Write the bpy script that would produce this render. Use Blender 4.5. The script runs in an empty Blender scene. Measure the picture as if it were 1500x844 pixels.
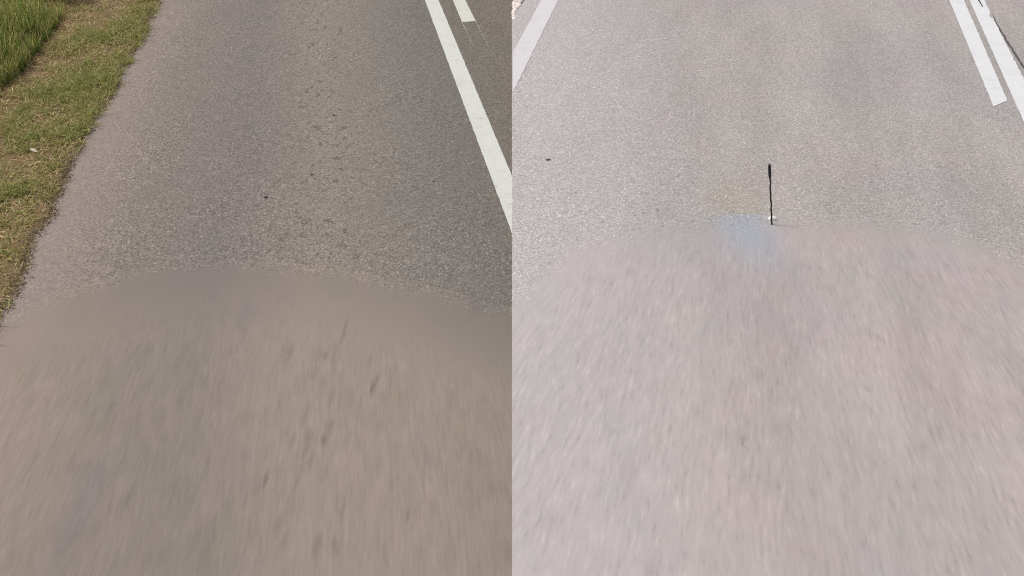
import bpy, bmesh, math, random
import numpy as np
from mathutils import Vector, noise as mnoise
random.seed(7); rng = np.random.default_rng(11)
S = bpy.context.scene
C = S.collection

# ---------------------------------------------------------------- camera, sky, sun, exposure
cam = bpy.data.cameras.new('camera'); cam_o = bpy.data.objects.new('camera', cam); C.objects.link(cam_o)
cam.sensor_fit = 'HORIZONTAL'; cam.sensor_width = 36.0; cam.lens = 36.0 * 1150 / 1500
cam.clip_start = 0.05; cam.clip_end = 2000
cam_o.location = (0, 0, 2.8); cam_o.rotation_euler = (math.radians(90 - 39.322), 0, 0)
S.camera = cam_o

SUN_EL, SUN_AZ = math.radians(56), math.radians(-62)        # azimuth from +Y, negative = to the left
W = bpy.data.worlds.new('World'); S.world = W; W.use_nodes = True
wn, wl = W.node_tree.nodes, W.node_tree.links
wn.clear()
sky = wn.new('ShaderNodeTexSky'); sky.sky_type = 'NISHITA'; sky.sun_disc = False
sky.sun_elevation = SUN_EL; sky.sun_rotation = SUN_AZ
sky.air_density = 1.0; sky.dust_density = 4.0; sky.ozone_density = 1.0
hs = wn.new('ShaderNodeHueSaturation'); hs.inputs['Saturation'].default_value = 0.30
bg = wn.new('ShaderNodeBackground'); bg.inputs['Strength'].default_value = 0.12
wo = wn.new('ShaderNodeOutputWorld')
wl.new(sky.outputs['Color'], hs.inputs['Color']); wl.new(hs.outputs['Color'], bg.inputs['Color']); wl.new(bg.outputs[0], wo.inputs['Surface'])
sun = bpy.data.lights.new('sun', 'SUN'); sun.energy = 1.5; sun.angle = math.radians(10); sun.color = (1.0, 0.95, 0.87)
sun_o = bpy.data.objects.new('sun', sun); C.objects.link(sun_o)
sd = Vector((math.sin(SUN_AZ) * math.cos(SUN_EL), math.cos(SUN_AZ) * math.cos(SUN_EL), math.sin(SUN_EL)))
sun_o.rotation_euler = sd.to_track_quat('Z', 'Y').to_euler(); sun_o.location = sd * 30
vs = S.view_settings
vs.view_transform = 'Standard'; vs.look = 'None'; vs.gamma = 1.0; vs.use_curve_mapping = False
vs.exposure = 0.55
S.cycles.use_denoising = False
S.cycles.filter_width = 1.15

# ---------------------------------------------------------------- helpers
def srgb(r, g, b, k=1.0):
    f = lambda c: ((c / 255 + .055) / 1.055) ** 2.4 if c > 10 else c / 255 / 12.92
    return (f(r) * k, f(g) * k, f(b) * k, 1)

class N:
    """small wrapper for building node graphs"""
    def __init__(s, name, rough=0.95, spec=0.25):
        s.m = bpy.data.materials.new(name); s.m.use_nodes = True
        s.t = s.m.node_tree; s.n = s.t.nodes; s.l = s.t.links
        s.b = s.n['Principled BSDF']; s.b.inputs['Roughness'].default_value = rough
        s.b.inputs['Specular IOR Level'].default_value = spec
        s.co = s.n.new('ShaderNodeTexCoord').outputs['Object']
    def put(s, sock, v):
        if isinstance(v, bpy.types.NodeSocket): s.l.new(v, sock)
        else: sock.default_value = v
    def math(s, op, a, b=0.0, c=0.0):
        n = s.n.new('ShaderNodeMath'); n.operation = op
        s.put(n.inputs[0], a); s.put(n.inputs[1], b); s.put(n.inputs[2], c)
        return n.outputs[0]
    def vmath(s, op, a, b):
        n = s.n.new('ShaderNodeVectorMath'); n.operation = op
        s.put(n.inputs[0], a); s.put(n.inputs[1], b)
        return n.outputs['Value'] if op in ('LENGTH', 'DOT_PRODUCT') else n.outputs[0]
    def noise(s, scale, detail=2.0, rough=0.5, vec=None, out='Fac'):
        n = s.n.new('ShaderNodeTexNoise'); n.inputs['Scale'].default_value = scale
        n.inputs['Detail'].default_value = detail; n.inputs['Roughness'].default_value = rough
        s.l.new(vec if vec is not None else s.co, n.inputs['Vector'])
        return n.outputs[out]
    def voro(s, scale, vec=None, out='Color', rnd=1.0):
        n = s.n.new('ShaderNodeTexVoronoi'); n.inputs['Scale'].default_value = scale
        n.inputs['Randomness'].default_value = rnd
        s.l.new(vec if vec is not None else s.co, n.inputs['Vector'])
        return n.outputs[out]
    def ramp(s, v, a, b, lo=0.0, hi=1.0, smooth=True):
        n = s.n.new('ShaderNodeMapRange'); n.interpolation_type = 'SMOOTHSTEP' if smooth else 'LINEAR'
        s.put(n.inputs['Value'], v)
        n.inputs['From Min'].default_value = a; n.inputs['From Max'].default_value = b
        n.inputs['To Min'].default_value = lo; n.inputs['To Max'].default_value = hi
        return n.outputs['Result']
    def mix(s, f, a, b, mode='MIX'):
        n = s.n.new('ShaderNodeMix'); n.data_type = 'RGBA'; n.blend_type = mode
        s.put(n.inputs[0], f); s.put(n.inputs[6], a); s.put(n.inputs[7], b)
        return n.outputs[2]
    def scale_col(s, col, f):
        n = s.n.new('ShaderNodeVectorMath'); n.operation = 'SCALE'
        s.put(n.inputs[0], col); s.put(n.inputs['Scale'], f)
        return n.outputs[0]
    def cramp(s, v, stops):
        n = s.n.new('ShaderNodeValToRGB'); e = n.color_ramp.elements
        while len(e) < len(stops): e.new(0.5)
        for i, (p, c) in enumerate(stops): e[i].position = p; e[i].color = c
        s.put(n.inputs[0], v); return n.outputs[0]
    def xyz(s, v=None):
        n = s.n.new('ShaderNodeSeparateXYZ'); s.l.new(v if v is not None else s.co, n.inputs[0])
        return n.outputs[0], n.outputs[1], n.outputs[2]
    def comb(s, x, y, z=0.0):
        n = s.n.new('ShaderNodeCombineXYZ'); s.put(n.inputs[0], x); s.put(n.inputs[1], y); s.put(n.inputs[2], z)
        return n.outputs[0]
    def attr(s, name, out='Fac'):
        n = s.n.new('ShaderNodeAttribute'); n.attribute_name = name; return n.outputs[out]
    def bump(s, h, strength, dist=0.01):
        n = s.n.new('ShaderNodeBump'); n.inputs['Strength'].default_value = strength; n.inputs['Distance'].default_value = dist
        s.put(n.inputs['Height'], h); s.l.new(n.outputs[0], s.b.inputs['Normal'])
    def color(s, c): s.put(s.b.inputs['Base Color'], c)

def link(name, verts, faces, mat, parent=None, smooth=False, **props):
    me = bpy.data.meshes.new(name); me.from_pydata(verts, [], faces); me.update()
    return link_me(name, me, mat, parent, smooth, **props)
def link_me(name, me, mat, parent=None, smooth=False, **props):
    if mat is not None: me.materials.append(mat)
    if smooth: me.polygons.foreach_set('use_smooth', [True] * len(me.polygons))
    o = bpy.data.objects.new(name, me); C.objects.link(o); o.parent = parent
    for k, v in props.items(): o[k] = v
    return o

def ribbon(left, right, z, n_jit=0.0, step=0.04, thick=0.0, seed=0):
    """sheet between two straight-ish polylines, cut into short pieces with ragged edges"""
    def dens(pl):
        out = []
        tot = sum(math.dist(a, b) for a, b in zip(pl, pl[1:]))
        n = max(2, int(tot / step))
        cum = [0]
        for a, b in zip(pl, pl[1:]): cum.append(cum[-1] + math.dist(a, b))
        for i in range(n + 1):
            d = tot * i / n
            for k in range(len(pl) - 1):
                if d <= cum[k + 1] + 1e-9:
                    f = (d - cum[k]) / max(1e-9, cum[k + 1] - cum[k])
                    out.append((pl[k][0] + (pl[k + 1][0] - pl[k][0]) * f, pl[k][1] + (pl[k + 1][1] - pl[k][1]) * f)); break
        return out
    L = dens(left); R = dens(right)
    n = min(len(L), len(R))
    L = [L[int(i * (len(L) - 1) / (n - 1))] for i in range(n)]; R = [R[int(i * (len(R) - 1) / (n - 1))] for i in range(n)]
    v = []; f = []
    for i in range(n):
        jl = mnoise.noise(Vector((i * .35, seed, 0))) * n_jit + mnoise.noise(Vector((i * 1.3, seed, 5))) * n_jit * .6
        jr = mnoise.noise(Vector((i * .35, seed + 9, 0))) * n_jit + mnoise.noise(Vector((i * 1.3, seed + 9, 5))) * n_jit * .6
        v += [(L[i][0] + jl, L[i][1], z), (R[i][0] + jr, R[i][1], z)]
    for i in range(n - 1): f.append((2 * i, 2 * i + 1, 2 * i + 3, 2 * i + 2))
    return v, f

# ---------------------------------------------------------------- materials
# dark road: lateral coordinate l = x + 0.2 y runs across it (the road bears 11 degrees left)
def lateral_colour(M, x, y, tones):
    l = M.math('ADD', x, M.math('MULTIPLY', y, 0.2))
    wob = M.noise(0.9, 2.0)
    l = M.math('ADD', l, M.math('MULTIPLY', M.math('SUBTRACT', wob, 0.5), 0.45))
    t = M.ramp(l, -2.3, 1.3, 0, 1, smooth=False)
    k = 0.60
    return M.cramp(t, [(p, srgb(*c, k)) for p, c in tones]), l

TONES_ROAD = [(.00, (162, 146, 137)), (.09, (156, 142, 133)), (.22, (139, 129, 121)), (.38, (132, 123, 119)), (.54, (146, 135, 125)),
              (.68, (134, 126, 119)), (.82, (124, 118, 112)), (.95, (124, 116, 105))]
TONES_PATCH = [(.00, (170, 150, 137)), (.10, (164, 146, 134)), (.24, (149, 137, 128)), (.36, (145, 134, 127)), (.50, (161, 146, 135)),
               (.66, (160, 145, 134)), (.82, (150, 138, 127)), (.95, (143, 134, 124))]
def dark_asphalt(name, patch=False):
    M = N(name)
    x, y, z = M.xyz()
    col, l = lateral_colour(M, x, y, TONES_ROAD)
    if patch: col = M.mix(M.ramp(M.attr('fade'), .0, .7, .25, 1), col, lateral_colour(M, x, y, TONES_PATCH)[0])
    hue = M.noise(2.3, 3.0, .6)
    col = M.mix(M.ramp(hue, .35, .7), col, M.mix(1.0, col, (0.975, 0.99, 1.01, 1), 'MULTIPLY'))
    if patch:                                       # faint violet-grey and greenish weathering
        mo = M.noise(1.0, 3.0, .6, vec=M.comb(M.math('MULTIPLY', x, 3.2), M.math('MULTIPLY', y, 1.3), 4.0))
        col = M.mix(M.ramp(mo, .56, .70, 0, 1), col, M.mix(1.0, col, (.93, .93, .985, 1), 'MULTIPLY'))
        col = M.mix(M.ramp(mo, .46, .32, 0, 1), col, M.mix(1.0, col, (.94, .97, .93, 1), 'MULTIPLY'))
    # aggregate speckle
    g1 = M.voro(120); gx, gy, gz = M.xyz(g1)
    g2 = M.noise(85, 3.0, .75)
    gr = M.math('ADD', M.math('MULTIPLY', M.math('SUBTRACT', gx, .5), .62), M.math('MULTIPLY', M.math('SUBTRACT', g2, .5), 1.5))
    light = M.ramp(gy, .90, .97, 0, .65)
    gr = M.math('ADD', gr, light)
    dust = M.ramp(l, -2.25, -1.55, .35, 1.0)        # the dusty shoulder hides the stones
    gr = M.math('MULTIPLY', gr, dust)
    far = M.ramp(M.noise(1.7, 2), .3, .7, .75, 1.15)
    gr = M.math('MULTIPLY', gr, far)
    if not patch:
        # oily spots dripped along the lane centre
        band = M.math('MULTIPLY', M.ramp(M.math('ABSOLUTE', M.math('ADD', l, .37)), .06, .34, 1, 0), 1.0)
        sp = M.noise(19, 1.5, .5, vec=M.vmath('MULTIPLY', M.co, (1, .6, 1)))
        spots = M.math('MULTIPLY', M.ramp(sp, .585, .68, 0, .32), band)
        fac = M.math('SUBTRACT', M.math('ADD', 1.0, gr), spots)
        M.bump(M.math('ADD', g2, M.math('MULTIPLY', gx, .4)), .35, .004)
    else:
        fade = M.attr('fade')                        # 0 at the rim of the patch, 1 well inside
        # smooth streaks along the road
        lx = M.math('ADD', x, M.math('MULTIPLY', y, .13))
        sv = M.comb(M.math('MULTIPLY', lx, 1.0), M.math('MULTIPLY', y, .12))
        s1 = M.noise(70, 2.0, .5, vec=sv); s2 = M.noise(19, 2.0, .5, vec=M.comb(lx, M.math('MULTIPLY', y, .25)))
        st = M.math('ADD', M.math('MULTIPLY', M.math('SUBTRACT', s1, .5), .36), M.math('MULTIPLY', M.math('SUBTRACT', s2, .5), .28))
        st = M.math('MULTIPLY', st, M.ramp(fade, .25, .75))
        dark = None
        wv = M.vmath('ADD', M.co, M.scale_col(M.vmath('SUBTRACT', M.noise(22, 2, .5, out='Color'), (.5, .5, .5)), .018))
        for (cx, cy, w, h, a) in STAINS_DARK:
            d = M.vmath('SUBTRACT', wv, (cx, cy, 0))
            d = M.vmath('MULTIPLY', d, (1.35 / w, .8 / h, 0))
            v = M.ramp(M.vmath('LENGTH', d, (0, 0, 0)), .1, 1.15, a * 1.15, 0)
            dark = v if dark is None else M.math('MAXIMUM', dark, v)
        keep = M.ramp(M.math('ADD', fade, M.math('MULTIPLY', M.math('SUBTRACT', M.noise(24, 4, .65), .5), .34)), .0, .15, 1, 0)
        fac = M.math('ADD', M.math('ADD', 1.0, M.math('MULTIPLY', gr, keep)), M.math('SUBTRACT', st, dark))
    M.color(M.scale_col(col, fac))
    return M.m

STAINS_DARK = [(-.881, 3.05, .018, .13, .20), (-.679, 2.634, .022, .06, .28), (-.66, 2.71, .02, .05, .15), (-.854, 2.325, .03, .05, .26),
               (-.845, 2.40, .04, .05, .18), (-1.064, 2.099, .022, .05, .24), (-.93, 2.345, .04, .05, .15), (-.704, 1.95, .02, .07, .16),
               (-.808, 2.153, .018, .05, .10), (-.431, 1.926, .016, .05, .16), (-.954, 1.877, .05, .06, .13), (-.781, 1.783, .03, .06, .16),
               (-.713, 1.783, .02, .06, .15), (-1.62, 2.02, .03, .07, .14), (-1.9, 2.5, .04, .06, .07), (-1.17, 2.9, .03, .08, .10),
               (-.98, 2.75, .04, .06, .10), (-1.02, 2.15, .04, .05, .10)]


_r = random.Random(3)
STAINS_DARK += [(_r.gauss(-.86, .13), _r.uniform(1.75, 3.05), _r.uniform(.012, .03), _r.uniform(.04, .09), _r.uniform(.06, .15)) for _ in range(22)]
def pale_asphalt(name, patch=False):
    M = N(name)
    x, y, z = M.xyz()
    k = 0.60
    h1 = M.noise(1.6, 3.0, .6); h2 = M.noise(.7, 2.0, .5, vec=M.vmath('ADD', M.co, (7, 3, 0)))
    col = M.mix(M.ramp(h1, .38, .64), srgb(177, 172, 168, k), srgb(181, 172, 169, k))
    if patch:
        col = M.mix(M.ramp(M.attr('fade'), .0, .35), col, M.mix(M.ramp(h1, .38, .64), srgb(186, 178, 175, k), srgb(190, 177, 175, k)))
    col = M.mix(M.ramp(h2, .4, .65), col, M.mix(1.0, col, (.95, .96, .985, 1), 'MULTIPLY'))
    tr = M.noise(1.0, 3.0, .6, vec=M.comb(M.math('MULTIPLY', M.math('SUBTRACT', x, M.math('MULTIPLY', y, .28)), 2.2), M.math('MULTIPLY', y, .55)))
    col = M.scale_col(col, M.ramp(tr, .3, .7, .93, 1.07))      # tyre-worn lanes and scuffs along the road
    # paler towards the left margin
    col = M.mix(M.ramp(M.math('SUBTRACT', x, M.math('MULTIPLY', y, .06)), -.3, 1.3, .7, 0), col, srgb(203, 196, 197, k))
    g1 = M.voro(115); gx, gy, gz = M.xyz(g1)
    g2 = M.noise(85, 3.0, .75)
    gr = M.math('ADD', M.math('MULTIPLY', M.math('SUBTRACT', gx, .5), .40), M.math('MULTIPLY', M.math('SUBTRACT', g2, .5), 1.0))
    gr = M.math('ADD', gr, M.ramp(gy, .90, .97, 0, .42))
    gr = M.math('SUBTRACT', gr, M.ramp(M.noise(24, 2, .5), .66, .76, 0, .22))
    # yellow and blue blooms around the aerial
    wv = M.vmath('ADD', M.co, M.scale_col(M.vmath('SUBTRACT', M.noise(9, 2, .5, out='Color'), (.5, .5, .5)), .12))
    def bloom(cx, cy, w, h, a):
        d = M.vmath('MULTIPLY', M.vmath('SUBTRACT', wv, (cx, cy, 0)), (1 / w, 1 / h, 0))
        return M.ramp(M.vmath('LENGTH', d, (0, 0, 0)), 0, 1, a, 0)
    if not patch:
        col = M.mix(bloom(1.44, 4.28,   .34, .44, .34), col, srgb(187, 173, 148, k))
        M.bump(M.math('ADD', g2, M.math('MULTIPLY', gx, .4)), .3, .004)
        fac = M.math('ADD', 1.0, gr)
    else:
        fade = M.attr('fade')
        col = M.mix(bloom(1.45, 3.92, .31, .52, .62), col, srgb(166, 177, 193, k))
        # streaks fan out from a point far up the road
        dx = M.math('SUBTRACT', x, 3.4); dy = M.math('SUBTRACT', 12.2, y)
        ang = M.math('ARCTAN2', dx, dy); rad = M.math('SQRT', M.math('ADD', M.math('MULTIPLY', dx, dx), M.math('MULTIPLY', dy, dy)))
        sv = M.comb(M.math('MULTIPLY', ang, 9.0), M.math('MULTIPLY', rad, .15))
        s1 = M.noise(62, 1.5, .5, vec=sv); s2 = M.noise(20, 2.0, .5, vec=sv)
        vx = M.voro(26, vec=sv, out='Distance')
        st = M.math('ADD', M.math('MULTIPLY', M.math('SUBTRACT', s1, .5), .34), M.math('MULTIPLY', M.math('SUBTRACT', s2, .5), .22))
        st = M.math('ADD', st, M.ramp(s1, .63, .76, 0, .08))
        st = M.math('SUBTRACT', st, M.ramp(s1, .38, .25, 0, .07))
        st = M.math('MULTIPLY', st, M.ramp(fade, .03, .45))
        keep = M.ramp(M.math('ADD', fade, M.math('MULTIPLY', M.math('SUBTRACT', M.noise(30, 3), .5), .3)), .0, .30, 1, 0)
        fac = M.math('ADD', M.math('ADD', 1.0, M.math('MULTIPLY', gr, keep)), st)
        for (cx, cy, w, h, a) in [(1.06, 2.30, .016, .06, .2), (1.72, 2.62, .02, .06, .14), (.46, 2.36, .03, .05, .12), (1.9, 3.0, .03, .06, .1)]:
            d = M.vmath('MULTIPLY', M.vmath('SUBTRACT', wv, (cx, cy, 0)), (1 / w, 1 / h, 0))
            fac = M.math('SUBTRACT', fac, M.ramp(M.vmath('LENGTH', d, (0, 0, 0)), .1, 1.1, a, 0))
        pass
    M.color(M.scale_col(col, fac))
    return M.m

def paint(name, c, wear=.3, dirty=(120, 114, 108)):
    M = N(name, .8, .3)
    n1 = M.noise(28, 5, .75); n2 = M.noise(5, 3, .6); n3 = M.noise(110, 2, .6)
    col = M.mix(M.ramp(n2, .35, .75, 0, .35), srgb(*c, .62), srgb(c[0] - 16, c[1] - 15, c[2] - 16, .62))
    col = M.scale_col(col, M.ramp(n3, .2, .8, .94, 1.05))
    chips = M.math('MULTIPLY', M.ramp(n1, .62 - wear * .12, .72, 0, 1), M.ramp(n2, .4, .65, .1, 1))
    col = M.mix(M.math('MULTIPLY', chips, wear), col, srgb(*dirty, .6))
    scuff = M.ramp(M.noise(14, 5, .75, vec=M.vmath('ADD', M.co, (3, 8, 0))), .52, .72, 0, wear * .45)
    col = M.mix(scuff, col, srgb((c[0] + dirty[0]) // 2, (c[1] + dirty[1]) // 2, (c[2] + dirty[2]) // 2, .6))
    M.color(col); M.bump(n1, .2, .003)
    return M.m

def plain(name, c, k=.6, rough=.9, var=.15, scale=40, spec=.25):
    M = N(name, rough, spec)
    M.color(M.scale_col(srgb(*c, k)[:3], M.ramp(M.noise(scale, 3, .6), .25, .75, 1 - var, 1 + var)))
    return M.m

def faded(name, c, lo=.45, hi=.7, scale=30, amax=.7):
    """thin, broken trace of colour: noise decides where it has worn through"""
    M = N(name, .9)
    M.color(srgb(*c, .6))
    M.put(M.b.inputs['Alpha'], M.ramp(M.noise(scale, 4, .7), lo, hi, 0, amax))
    return M.m

def blade_mat(name, trans=.45):
    M = N(name, .6, .3)
    c = M.attr('col', 'Color')
    M.color(c)
    tr = M.n.new('ShaderNodeBsdfTranslucent'); M.l.new(c, tr.inputs['Color'])
    mx = M.n.new('ShaderNodeMixShader'); mx.inputs[0].default_value = trans
    out = M.n['Material Output']
    M.l.new(M.b.outputs[0], mx.inputs[1]); M.l.new(tr.outputs[0], mx.inputs[2]); M.l.new(mx.outputs[0], out.inputs['Surface'])
    return M.m

def soil_mat():
    M = N('soil', .95, .2)
    n1 = M.noise(3.5, 3, .6); n2 = M.noise(45, 4, .7)
    col = M.cramp(n1, [(.3, srgb(128, 112, 78, .6)), (.5, srgb(146, 122, 88, .6)), (.7, srgb(122, 114, 74, .6))])
    col = M.scale_col(col, M.ramp(n2, .2, .8, .55, 1.35))
    M.color(col); M.bump(n2, .8, .02)
    return M.m

m_soil = soil_mat()
m_dark, m_dark_p = dark_asphalt('dark_asphalt'), dark_asphalt('dark_asphalt_smooth', True)
m_pale, m_pale_p = pale_asphalt('pale_asphalt'), pale_asphalt('pale_asphalt_smooth', True)
m_line_l = paint('lane_paint_greenish', (222, 223, 216), .6)
m_line_d = paint('lane_paint_yellowed', (222, 221, 212), .7)
m_line_m = paint('lane_paint_faded', (226, 222, 225), .6, (196, 184, 184))
m_line_r = paint('lane_paint_fresh', (236, 236, 238), .5, (170, 165, 163))
m_ghost = faded('paint_trace', (205, 200, 182), .30, .55, 35, .8)
m_scratch = faded('scratch_trace', (222, 215, 212), .34, .60, 30, .7)
m_tar = plain('crack_tar', (92, 88, 86), .6, .8)
m_blade = blade_mat('grass_blade')
m_stone = plain('pebble_stone', (88, 78, 72), .6, .85, .3)
m_black = plain('aerial_rubber', (46, 38, 40), .6, .55, .15, 90, .4)
m_white = plain('aerial_foot_plastic', (250, 248, 244), .62, .5, .03)
m_conc = plain('marker_concrete', (196, 188, 170), .6, .95, .15, 25)
m_gravel = plain('gravel_stone', (240, 228, 220), .66, .9, .22, 9)
m_leaf = plain('dry_leaf', (222, 206, 190), .6, .8, .12)

# ---------------------------------------------------------------- ground and roads
def edge_noise(y):
    return .03 * mnoise.noise(Vector((y * 2.1, 3.3, 0))) + .022 * mnoise.noise(Vector((y * 7.0, 1.3, 0))) + .014 * mnoise.noise(Vector((y * 25.0, 7.3, 0)))
EDGE = [(-30, 3.6), (-3, -1.75), (2.0, -2.58), (3.214, -2.767), (3.58, -2.825), (3.87, -2.93), (4.127, -2.933), (4.596, -3.031), (5.179, -3.142),
        (5.621, -3.194), (6.18, -3.295), (6.983, -3.401), (7.634, -3.526), (8.054, -3.585), (14, -4.77), (60, -13.9), (300, -62)]
def edge_x(y):
    for (a, xa), (b, xb) in zip(EDGE, EDGE[1:]):
        if y <= b: return xa + (xb - xa) * (y - a) / (b - a)
    return EDGE[-1][1]
def grid_sheet(name, rows, z, mat, skirt=0.0, **kw):
    """rows: list of (y, x_left, x_right); a sheet of strips, with an optional vertical lip round it"""
    v = []; f = []
    for (y, a, b) in rows: v += [(a, y, z), (b, y, z)]
    for i in range(len(rows) - 1): f.append((2 * i, 2 * i + 1, 2 * i + 3, 2 * i + 2))
    if skirt:
        n = len(v)
        v += [(p[0], p[1], z - skirt) for p in v[:n]]
        for i in range(len(rows) - 1):
            f.append((2 * i, 2 * i + 2, n + 2 * i + 2, n + 2 * i)); f.append((2 * i + 1, n + 2 * i + 1, n + 2 * i + 3, 2 * i + 3))
    return link(name, v, f, mat, **kw)

link('ground', [(-600, -600, 0), (600, -600, 0), (600, 600, 0), (-600, 600, 0)], [(0, 1, 2, 3)], m_soil, kind='structure')
ys = list(np.arange(-3, 14, .025)) + [14 + 2 * i for i in range(1, 140)]
road = grid_sheet('road', [(y, edge_x(y) + edge_noise(y), max(edge_x(y) + 1, min(.03, 3.75 - .2 * y))) for y in ys], .005, m_dark, .005,
                  kind='structure', label='darker grey asphalt road with a grassy left verge')
def pale_left(y): return 0.0 if y < 7.525 else .2628 * (y - 7.525) + .012 * mnoise.noise(Vector((y * 9, 0, 0)))
ysr = list(np.arange(-3, 14, .05)) + [14 + 2 * i for i in range(1, 140)]
branch = grid_sheet('branch_road', [(y, pale_left(y), 5.67 + .29 * y) for y in ysr], .014, m_pale, .014,
                    kind='structure', label='pale grey asphalt road bearing off to the right')

def patch_sheet(name, top, z, mat, parent, label, side=None):  # sheet imitates camera blur smeared over the asphalt
    """blurred smooth area: columns run from the arched rim back towards the viewer; 'fade' stores metres from the rim"""
    xs = np.arange(top[0][0], top[-1][0] + 1e-6, .03); xs[-1] = top[-1][0]
    tx = [p[0] for p in top]; ty = [p[1] for p in top]
    # smooth the rim
    xf = np.linspace(tx[0], tx[-1], 400); yf = np.interp(xf, tx, ty)
    for _ in range(30): yf[1:-1] = (yf[:-2] + yf[1:-1] * 2 + yf[2:]) / 4
    ts = [0, .02, .05, .1, .15, .2, .3, .4, .5, .7, 1.0, 1.5, 2.5, 4.5]
    v = []; f = []; fd = []
    for x in xs:
        y0 = float(np.interp(x, xf, yf)) + .012 * mnoise.noise(Vector((x * 6, z * 900, 0)))
        slope = abs(float(np.interp(x + .02, xf, yf) - np.interp(x - .02, xf, yf)) / .04); cs = 1 / math.sqrt(1 + slope * slope)
        for t in ts: v.append((x, y0 - t, z)); fd.append(min(t * cs, 1.0))
    k = len(ts)
    for i in range(len(xs) - 1):
        for j in range(k - 1): f.append((i * k + j, i * k + j + 1, (i + 1) * k + j + 1, (i + 1) * k + j))
    o = link(name, v, f, mat, parent, label=label)
    a = o.data.attributes.new('fade', 'FLOAT', 'POINT'); a.data.foreach_set('value', fd)
    return o
patch_sheet('blurred_patch', [(-2.96, 2.2), (-2.86, 2.85), (-2.728, 3.114), (-2.601, 3.311), (-2.386, 3.455), (-2.259, 3.517), (-2.164, 3.6), (-1.878, 3.672),
            (-1.503, 3.665), (-1.012, 3.606), (-.715, 3.517), (-.462, 3.43), (.0, 3.248), (.02, 3.24)], .0075, m_dark_p, road,
            'smooth brownish blurred area with an arched far edge')
patch_sheet('blurred_patch', [(.0005, 3.50), (.163, 3.73), (.377, 3.92), (.726, 4.051), (1.077, 4.112), (1.645, 4.142), (2.17, 4.158), (2.579, 4.097),
            (2.82, 3.963), (3.033, 3.718), (3.3, 3.2), (3.5, 2.4)], .0165, m_pale_p, branch,
            'smooth pinkish blurred area with a faint arched far edge')

def ext(p, q, y):
    return (p[0] + (q[0] - p[0]) * (y - p[1]) / (q[1] - p[1]), y)
def marking(name, l0, l1, r0, r1, yl, yr, yfar, z, mat, parent, label, jit=.004, seed=0):
    v, f = ribbon([ext(l0, l1, yl), ext(l0, l1, yfar)], [ext(r0, r1, yr), ext(r0, r1, yfar)], z, jit, .03, seed=seed)
    return link(name, v, f, mat, parent, label=label)
marking('lane_line', (-.891, 8.054), (0, 3.941), (-.752, 8.054), (0, 4.613), 3.6, 4.3, 30, .0072, m_line_l, road,
        'solid white lane line running down to the joint', .004, 1)
marking('lane_dash', (-.606, 8.054), (-.477, 7.419), (-.48, 8.054), (-.348, 7.454), 7.425, 7.455, 12, .0072, m_line_d, road,
        'short white dash beside the solid line, tinged yellow at its end', .003, 2)
for a, b, s in (((-.477, 7.419), (-.352, 6.86), 3), ((-.350, 7.454), (-.215, 6.86), 4)):
    v, f = ribbon([(a[0] - .004, a[1]), (b[0] - .002, b[1])], [(a[0] + .004, a[1]), (b[0] + .002, b[1])], .0072, .002, .02, seed=s)
    link('paint_trace', v, f, m_ghost, road, label='thin faint outline left by a worn dash')
marking('lane_line', (.306, 8.054), (0, 6.644), (.48, 8.054), (0, 5.846), 6.67, 5.87, 30, .0168, m_line_m, branch,
        'broad faded white edge line beside the gravel', .006, 5)
marking('lane_dash', (4.445, 8.054), (3.753, 5.631), (4.594, 8.054), (3.911, 5.731), 5.631, 5.735, 11, .0168, m_line_r, branch,
        'bright white dash ending short, left of the long line', .004, 6)
def rect_line(yl, z, seed):
    """line whose two edges are sampled at the same y so its pieces stay square"""
    v = []; f = []
    yy = np.arange(3.2, yl, .03)
    for i, y in enumerate(yy):
        a = 4.65 + .2945 * (y - 8.054)
        b = np.interp(y, [3.2, 6.1, 7.129, 8.054, 30], [3.40, 4.235, 4.529, 4.80, 11.26])
        j = .005 * mnoise.noise(Vector((i * .4, seed, 0))); j2 = .010 * mnoise.noise(Vector((i * .5, seed + 4, 0))) + .007 * mnoise.noise(Vector((i * 1.7, seed + 4, 0)))
        if 7.50 < y < 7.62: j2 -= .022
        v += [(a + j, y, z), (float(b) + j2, y, z)]
    for i in range(len(yy) - 1): f.append((2 * i, 2 * i + 1, 2 * i + 3, 2 * i + 2))
    return v, f
v, f = rect_line(30, .0168, 8)
link('lane_line', v, f, m_line_r, branch, label='long bright white line along a dark crack, rightmost marking')

def trace(name, pts, w, z, mat, parent, label, seed=0, jit=.004):
    """tapered hairline along a polyline"""
    P = []
    for a, b in zip(pts, pts[1:]):
        n = max(2, int(math.dist(a, b) / .015))
        for i in range(n): P.append((a[0] + (b[0] - a[0]) * i / n, a[1] + (b[1] - a[1]) * i / n))
    P.append(pts[-1]); v = []; f = []; n = len(P)
    for i, p in enumerate(P):
        q = P[min(i + 1, n - 1)]; o = P[max(i - 1, 0)]
        t = Vector((q[0] - o[0], q[1] - o[1])).normalized(); nn = Vector((-t.y, t.x))
        ww = w * (math.sin(math.pi * (i + .5) / n) ** .5) * (1 + .7 * mnoise.noise(Vector((i * .4, seed, 0)))) / 2
        c = Vector(p) + nn * jit * (mnoise.noise(Vector((i * .15, seed, 3))) * 2 + mnoise.noise(Vector((i * .6, seed, 3))))
        a = c + nn * ww; b = c - nn * ww
        v += [(a.x, a.y, z), (b.x, b.y, z)]
    for i in range(n - 1): f.append((2 * i, 2 * i + 1, 2 * i + 3, 2 * i + 2))
    return link(name, v, f, mat, parent, label=label)
trace('scratch_mark', [(.89, 6.50), (1.131, 6.78), (1.275, 6.951), (1.474, 7.031), (1.611, 7.097), (1.79, 7.17)], .034, .0158, m_scratch, branch, 'pale curved scratch on the asphalt', 2, .006)
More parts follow.
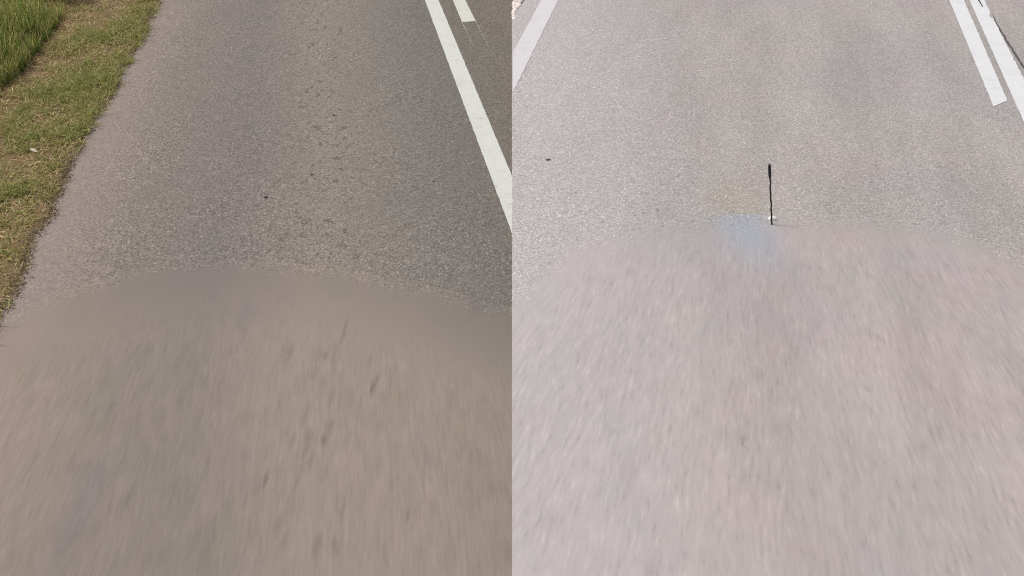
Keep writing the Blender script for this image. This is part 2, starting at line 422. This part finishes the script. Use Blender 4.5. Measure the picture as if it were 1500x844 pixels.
trace('crack', [(4.69, 7.62), (4.606, 7.366), (4.47, 6.83), (4.345, 6.30), (4.2, 5.75)], .020, .0158, m_tar, branch, 'dark crack beside the long white line', 4)
trace('crack', [(4.78, 8.25), (4.735, 8.03), (4.675, 7.80)], .018, .0190, m_tar, branch, 'short dark gash across the long white line', 6, .002)

# ---------------------------------------------------------------- verge: turf, tall grass, gravel
def blades(name, base, length, width, lean, cols, mat, seg=3, droop=.5, **props):
    """one mesh of tapering, bending blades; base Nx3, length N, width N, lean Nx2 (horizontal throw of the tip / length)"""
    n = len(base); r = np.random.default_rng(5)
    ang = r.uniform(0, 2 * np.pi, n); side = np.stack([np.cos(ang), np.sin(ang), np.zeros(n)], 1)
    nv = seg * 2 + 1
    V = np.zeros((n, nv, 3))
    for s in range(seg + 1):
        t = s / seg
        hz = length[:, None] * lean * (t ** 1.7)
        zz = length * (t - droop * t * t * np.linalg.norm(lean, axis=1) * .6)
        c = base + np.concatenate([hz, zz[:, None]], 1)
        w = (width * (1 - t) ** .6 / 2)[:, None]
        if s < seg: V[:, 2 * s] = c - side * w; V[:, 2 * s + 1] = c + side * w
        else: V[:, 2 * seg] = c
    F = []
    off = (np.arange(n) * nv)[:, None]
    quads = np.concatenate([off + np.array([[2 * s, 2 * s + 1, 2 * s + 3, 2 * s + 2]]) for s in range(seg - 1)], 0) if seg > 1 else np.zeros((0, 4), int)
    tris = off + np.array([[2 * seg - 2, 2 * seg - 1, 2 * seg]])
    me = bpy.data.meshes.new(name)
    nq, nt = len(quads), len(tris)
    me.vertices.add(n * nv); me.vertices.foreach_set('co', V.reshape(-1))
    me.loops.add(nq * 4 + nt * 3); me.loops.foreach_set('vertex_index', np.concatenate([quads.reshape(-1), tris.reshape(-1)]).astype(np.int32))
    me.polygons.add(nq + nt)
    st = np.concatenate([np.arange(nq) * 4, nq * 4 + np.arange(nt) * 3]).astype(np.int32)
    me.polygons.foreach_set('loop_start', st)
    me.update(calc_edges=True)
    a = me.attributes.new('col', 'FLOAT_COLOR', 'POINT')
    cc = np.repeat(np.concatenate([cols, np.ones((n, 1))], 1)[:, None, :], nv, 1)
    a.data.foreach_set('color', cc.reshape(-1).astype(np.float32))
    return link_me(name, me, mat, **props)

def nz(x, y, s, k=0.0): return mnoise.noise(Vector((x * s, y * s, k)))
GREEN = [srgb(128, 130, 68, .62)[:3], srgb(140, 140, 80, .62)[:3], srgb(110, 120, 56, .62)[:3], srgb(158, 154, 100, .62)[:3]]
STRAW = [srgb(178, 158, 116, .6)[:3], srgb(160, 136, 100, .6)[:3], srgb(196, 180, 142, .6)[:3], srgb(142, 114, 82, .6)[:3]]
TALL = [(-30, -4.0), (5.0, -4.08), (5.921, -4.144), (6.247, -4.137), (6.983, -4.23), (7.955, -4.47), (10, -5.0), (14, -6.0)]
def tall_x(y): return float(np.interp(y, [p[0] for p in TALL], [p[1] for p in TALL]))

# short turf between the road and the tall grass
B = []; L = []; Wd = []; Ln = []; Co = []
def turf(n, y0, y1, x_far, off=0.0, lmin=.028, lmax=.085, thick=1.0):
    for _ in range(n):
        y = random.uniform(y0, y1); ex = edge_x(y) + edge_noise(y)
        x = ex + .03 - random.random() * (ex - x_far)
        d = ex - x
        p = nz(x, y, 1.6) + .7 * nz(x, y, 5.5, 3) + .4 * nz(x, y, 14, 6)
        if random.random() < .35 + .35 * (p < -.25) and p < .1: continue
        if d < .05 and random.random() < .35 + 1.1 * nz(x, y, 7, 9): continue
        near_tall = max(0, 1 - (x - tall_x(y)) / .35) if x > tall_x(y) else 1
        straw = random.random() < .42 - .65 * p + .45 * near_tall
        c = random.choice(STRAW if straw else GREEN); k = random.uniform(1.2, 2.7) * (1.12 if straw else 1)
        B.append((x, y, -.002)); L.append(random.uniform(lmin, lmax) * (1.0 + .6 * p) * (.8 if straw else 1)); Wd.append(random.uniform(.0035, .0085) * thick)
        a = random.uniform(0, 2 * math.pi); m = random.uniform(.4, 1.9) * (1.4 if straw else 1)
        Ln.append((math.cos(a) * m, math.sin(a) * m)); Co.append((c[0] * k, c[1] * k, c[2] * k))
turf(88000, 2.9, 8.9, -5.0)
turf(20000, -1.0, 2.9, -4.5, thick=1.4)
turf(16000, 8.9, 14.0, -6.5, thick=1.5)
turf(14000, 2.9, 5.6, -6.5, thick=1.3)
for _ in range(6500):                                              # dry bits and crumbs strewn over the road edge
    y = random.uniform(1.5, 9.5); ex = edge_x(y) + edge_noise(y)
    x = ex + random.gauss(0, 1) * .022 * (1 + 1.5 * max(0, nz(1, y, 5, 5))) - .005
    c = random.choice(STRAW[:2] + [srgb(140, 124, 106, .6)[:3], srgb(150, 134, 118, .6)[:3], srgb(118, 110, 74, .6)[:3]]); k = random.uniform(.8, 1.5)
    B.append((x, y, .004)); L.append(random.uniform(.008, .028)); Wd.append(random.uniform(.004, .010))
    a = random.uniform(0, 2 * math.pi); m = random.uniform(.8, 2.2)
    Ln.append((math.cos(a) * m, math.sin(a) * m)); Co.append((c[0] * k, c[1] * k, c[2] * k))
blades('verge_grass', np.array(B), np.array(L), np.array(Wd), np.array(Ln), np.array(Co), m_blade, 2, .55, kind='stuff',
       label='short patchy turf with straw along the road edge', category='grass')

# tall grass in the top left corner
B = []; L = []; Wd = []; Ln = []; Co = []
for _ in range(60000):
    y = random.uniform(4.9, 12.0); tx = tall_x(y) + .05 * nz(0, y, 4, 2) + .03 * nz(0, y, 13, 4)
    d = random.random() ** 1.25 * 2.3; x = tx - d
    if -4.78 < x < -4.38 and 7.55 < y < 8.25 and random.random() < .93: continue
    p = nz(x, y, 2.2, 8)
    k = random.uniform(1.3, 2.7); c = random.choice(GREEN + GREEN + STRAW[:1] + [srgb(128, 146, 92, .6)[:3], srgb(104, 124, 56, .6)[:3], srgb(96, 118, 52, .6)[:3]])
    h = random.uniform(.16, .36) * (.75 + .5 * min(1, d / .4)) * (1 + .35 * p)
    if d < .12: h *= .75
    B.append((x, y, -.003)); L.append(h); Wd.append(random.uniform(.005, .012))
    a = random.uniform(0, 2 * math.pi); m = random.uniform(.05, .5)
    Ln.append((math.cos(a) * m + .10, math.sin(a) * m - .05)); Co.append((c[0] * k, c[1] * k, c[2] * k))
blades('tall_grass', np.array(B), np.array(L), np.array(Wd), np.array(Ln), np.array(Co), m_blade, 3, .45, kind='stuff',
       label='tall green grass behind the strip of short turf', category='grass')

# gravel in the wedge where the two roads part
def rock_mesh(seed, sub=1):
    bm = bmesh.new(); bmesh.ops.create_icosphere(bm, subdivisions=sub, radius=1)
    for vv in bm.verts:
        vv.co *= 1 + .35 * mnoise.noise(vv.co * 1.4 + Vector((seed * 3.1, 0, 0)))
        vv.co.z *= .7
    return bm
protos = []
for s in range(5):
    bm = rock_mesh(s); bm.verts.ensure_lookup_table()
    protos.append((np.array([q.co[:] for q in bm.verts]), np.array([[q.index for q in fc.verts] for fc in bm.faces]))); bm.free()
GV = []; GF = []; off = 0
for _ in range(2600):
    y = 7.5 + random.random() ** 1.3 * 5; x = random.uniform(.015, max(.02, pale_left(y) - .02))
    if y < 7.62 and random.random() < .5: continue
    pv, pf = protos[random.randrange(5)]; r = random.uniform(.006, .022)
    a = random.uniform(0, 6.28); ca, sa = math.cos(a), math.sin(a)
    q = pv * r * np.array([random.uniform(.8, 1.3), random.uniform(.8, 1.3), 1])
    q = np.stack([q[:, 0] * ca - q[:, 1] * sa + x, q[:, 0] * sa + q[:, 1] * ca + y, q[:, 2] + r * .45], 1)
    GV.append(q); GF.append(pf + off); off += len(pv)
link('gravel', np.concatenate(GV).tolist(), np.concatenate(GF).tolist(), m_gravel, kind='stuff', label='pale gravel where the two roads part', category='gravel')

# ---------------------------------------------------------------- single things
def stone(x, y, z, r, seed, mat, label, sx=1.0):
    bm = rock_mesh(seed, 2)
    bmesh.ops.scale(bm, vec=(r * sx, r * .75, r * .5), verts=bm.verts)
    me = bpy.data.meshes.new('pebble'); bm.to_mesh(me); bm.free()
    o = link_me('pebble', me, mat, smooth=False, label=label, category='pebble', group='dark pebbles lying on the roads')
    o.location = (x, y, z + r * .25); o.rotation_euler = (0, 0, seed * 1.3)
    return o
stone(-1.609, 4.349, .005, .014, 1, m_stone, 'largest dark pebble on the darker road, near the arched rim', 1.1)
stone(-.529, 4.543, .005, .008, 2, m_stone, 'tiny dark pebble nearest the solid white line of the darker road')
stone(-1.365, 4.631, .005, .011, 3, m_stone, 'dark pebble in mid lane, just up the road from the largest one')
stone(-1.369, 5.504, .005, .012, 4, m_stone, 'dark pebble highest up the darker road among the spots')
stone(.253, 4.814, .014, .013, 5, m_stone, 'lone dark pebble on the pale road near the joint', 1.3)

# dry leaf on the turf
bm = bmesh.new()
n = 8; rows = []
for i in range(n + 1):
    t = i / n; w = .011 * math.sin(math.pi * min(1, t * .96 + .02)) ** .8; xx = (t - .5) * .085
    rows.append([bm.verts.new((xx, -w, .006 + .010 * math.sin(t * 2.6))), bm.verts.new((xx, 0, .010 * math.sin(t * 2.6))), bm.verts.new((xx, w, .006 + .010 * math.sin(t * 2.6)))])
for a, b in zip(rows, rows[1:]):
    for k in range(2): bm.faces.new((a[k], a[k + 1], b[k + 1], b[k]))
me = bpy.data.meshes.new('dry_leaf'); bm.to_mesh(me); bm.free()
lf = link_me('dry_leaf', me, m_leaf, smooth=True, label='pale dry leaf lying on the short turf', category='leaf')
lf.location = (-3.36, 4.88, .045); lf.rotation_euler = (.25, .15, -.5)
sm = lf.modifiers.new('thickness', 'SOLIDIFY'); sm.thickness = .0015

# concrete marker stone in the tall grass, only its foot in view
bm = bmesh.new(); bmesh.ops.create_cube(bm, size=1)
bmesh.ops.scale(bm, vec=(.24, .14, .52), verts=bm.verts); bmesh.ops.translate(bm, vec=(0, 0, .26), verts=bm.verts)
top = [e for e in bm.edges if all(q.co.z > .5 for q in e.verts)]
bmesh.ops.bevel(bm, geom=top, offset=.05, segments=4, affect='EDGES')
bmesh.ops.bevel(bm, geom=[e for e in bm.edges if abs(e.verts[0].co.z - e.verts[1].co.z) > .3], offset=.012, segments=2, affect='EDGES')
me = bpy.data.meshes.new('marker_stone'); bm.to_mesh(me); bm.free()
ms = link_me('marker_stone', me, m_conc, label='pale concrete marker stone at the edge of the tall grass', category='marker stone')
ms.location = (-4.56, 8.06, -.01); ms.rotation_euler = (0, 0, .12)

# car aerial standing at the rim of the pale blurred patch
A0 = Vector((1.614, 4.022, .0165)); A1 = Vector((1.539, 4.102, .40))
ant = bpy.data.objects.new('whip_antenna', None); C.objects.link(ant); ant.location = A0
ant['label'] = 'thin black whip antenna standing on the pale road'; ant['category'] = 'antenna'
ax = A1 - A0; ln = ax.length; ant.rotation_euler = ax.to_track_quat('Z', 'Y').to_euler()
def tube(name, pts, rad, mat, parent, sides=8, **kw):
    v = []; f = []
    for i, p in enumerate(pts):
        for k in range(sides):
            a = 2 * math.pi * k / sides; v.append((p[0] + math.cos(a) * rad[i], p[1] + math.sin(a) * rad[i], p[2]))
    for i in range(len(pts) - 1):
        for k in range(sides): f.append((i * sides + k, i * sides + (k + 1) % sides, (i + 1) * sides + (k + 1) % sides, (i + 1) * sides + k))
    f.append(tuple(range(sides))[::-1]); f.append(tuple(range((len(pts) - 1) * sides, len(pts) * sides)))
    return link(name, v, f, mat, parent, smooth=True, **kw)
zz = np.linspace(0, ln * .78, 70)
tube('rod', [(.0014 * math.sin(q * 88) + .0010 * math.sin(q * 37), .0014 * math.cos(q * 88), q) for q in zz], [.0052] * 70, m_black, ant)
zz = np.linspace(ln * .77, ln, 10)
tube('sleeve', [(0, 0, q) for q in zz], [.006, .0085, .009, .009, .009, .009, .009, .0088, .008, .004], m_black, ant)
# small white foot just behind the rod
bm = bmesh.new(); bmesh.ops.create_cube(bm, size=1); bmesh.ops.scale(bm, vec=(.056, .036, .018), verts=bm.verts)
for q in bm.verts:
    if q.co.z > 0: q.co.x *= .55; q.co.y *= .6
bmesh.ops.bevel(bm, geom=list(bm.edges), offset=.003, segments=2, affect='EDGES')
me = bpy.data.meshes.new('foot'); bm.to_mesh(me); bm.free()
ft = link_me('foot', me, m_white, ant, label='small white foot of the antenna')
bpy.context.view_layer.update()
ft.matrix_parent_inverse = ant.matrix_world.inverted(); ft.location = (1.632, 4.078, .0245)
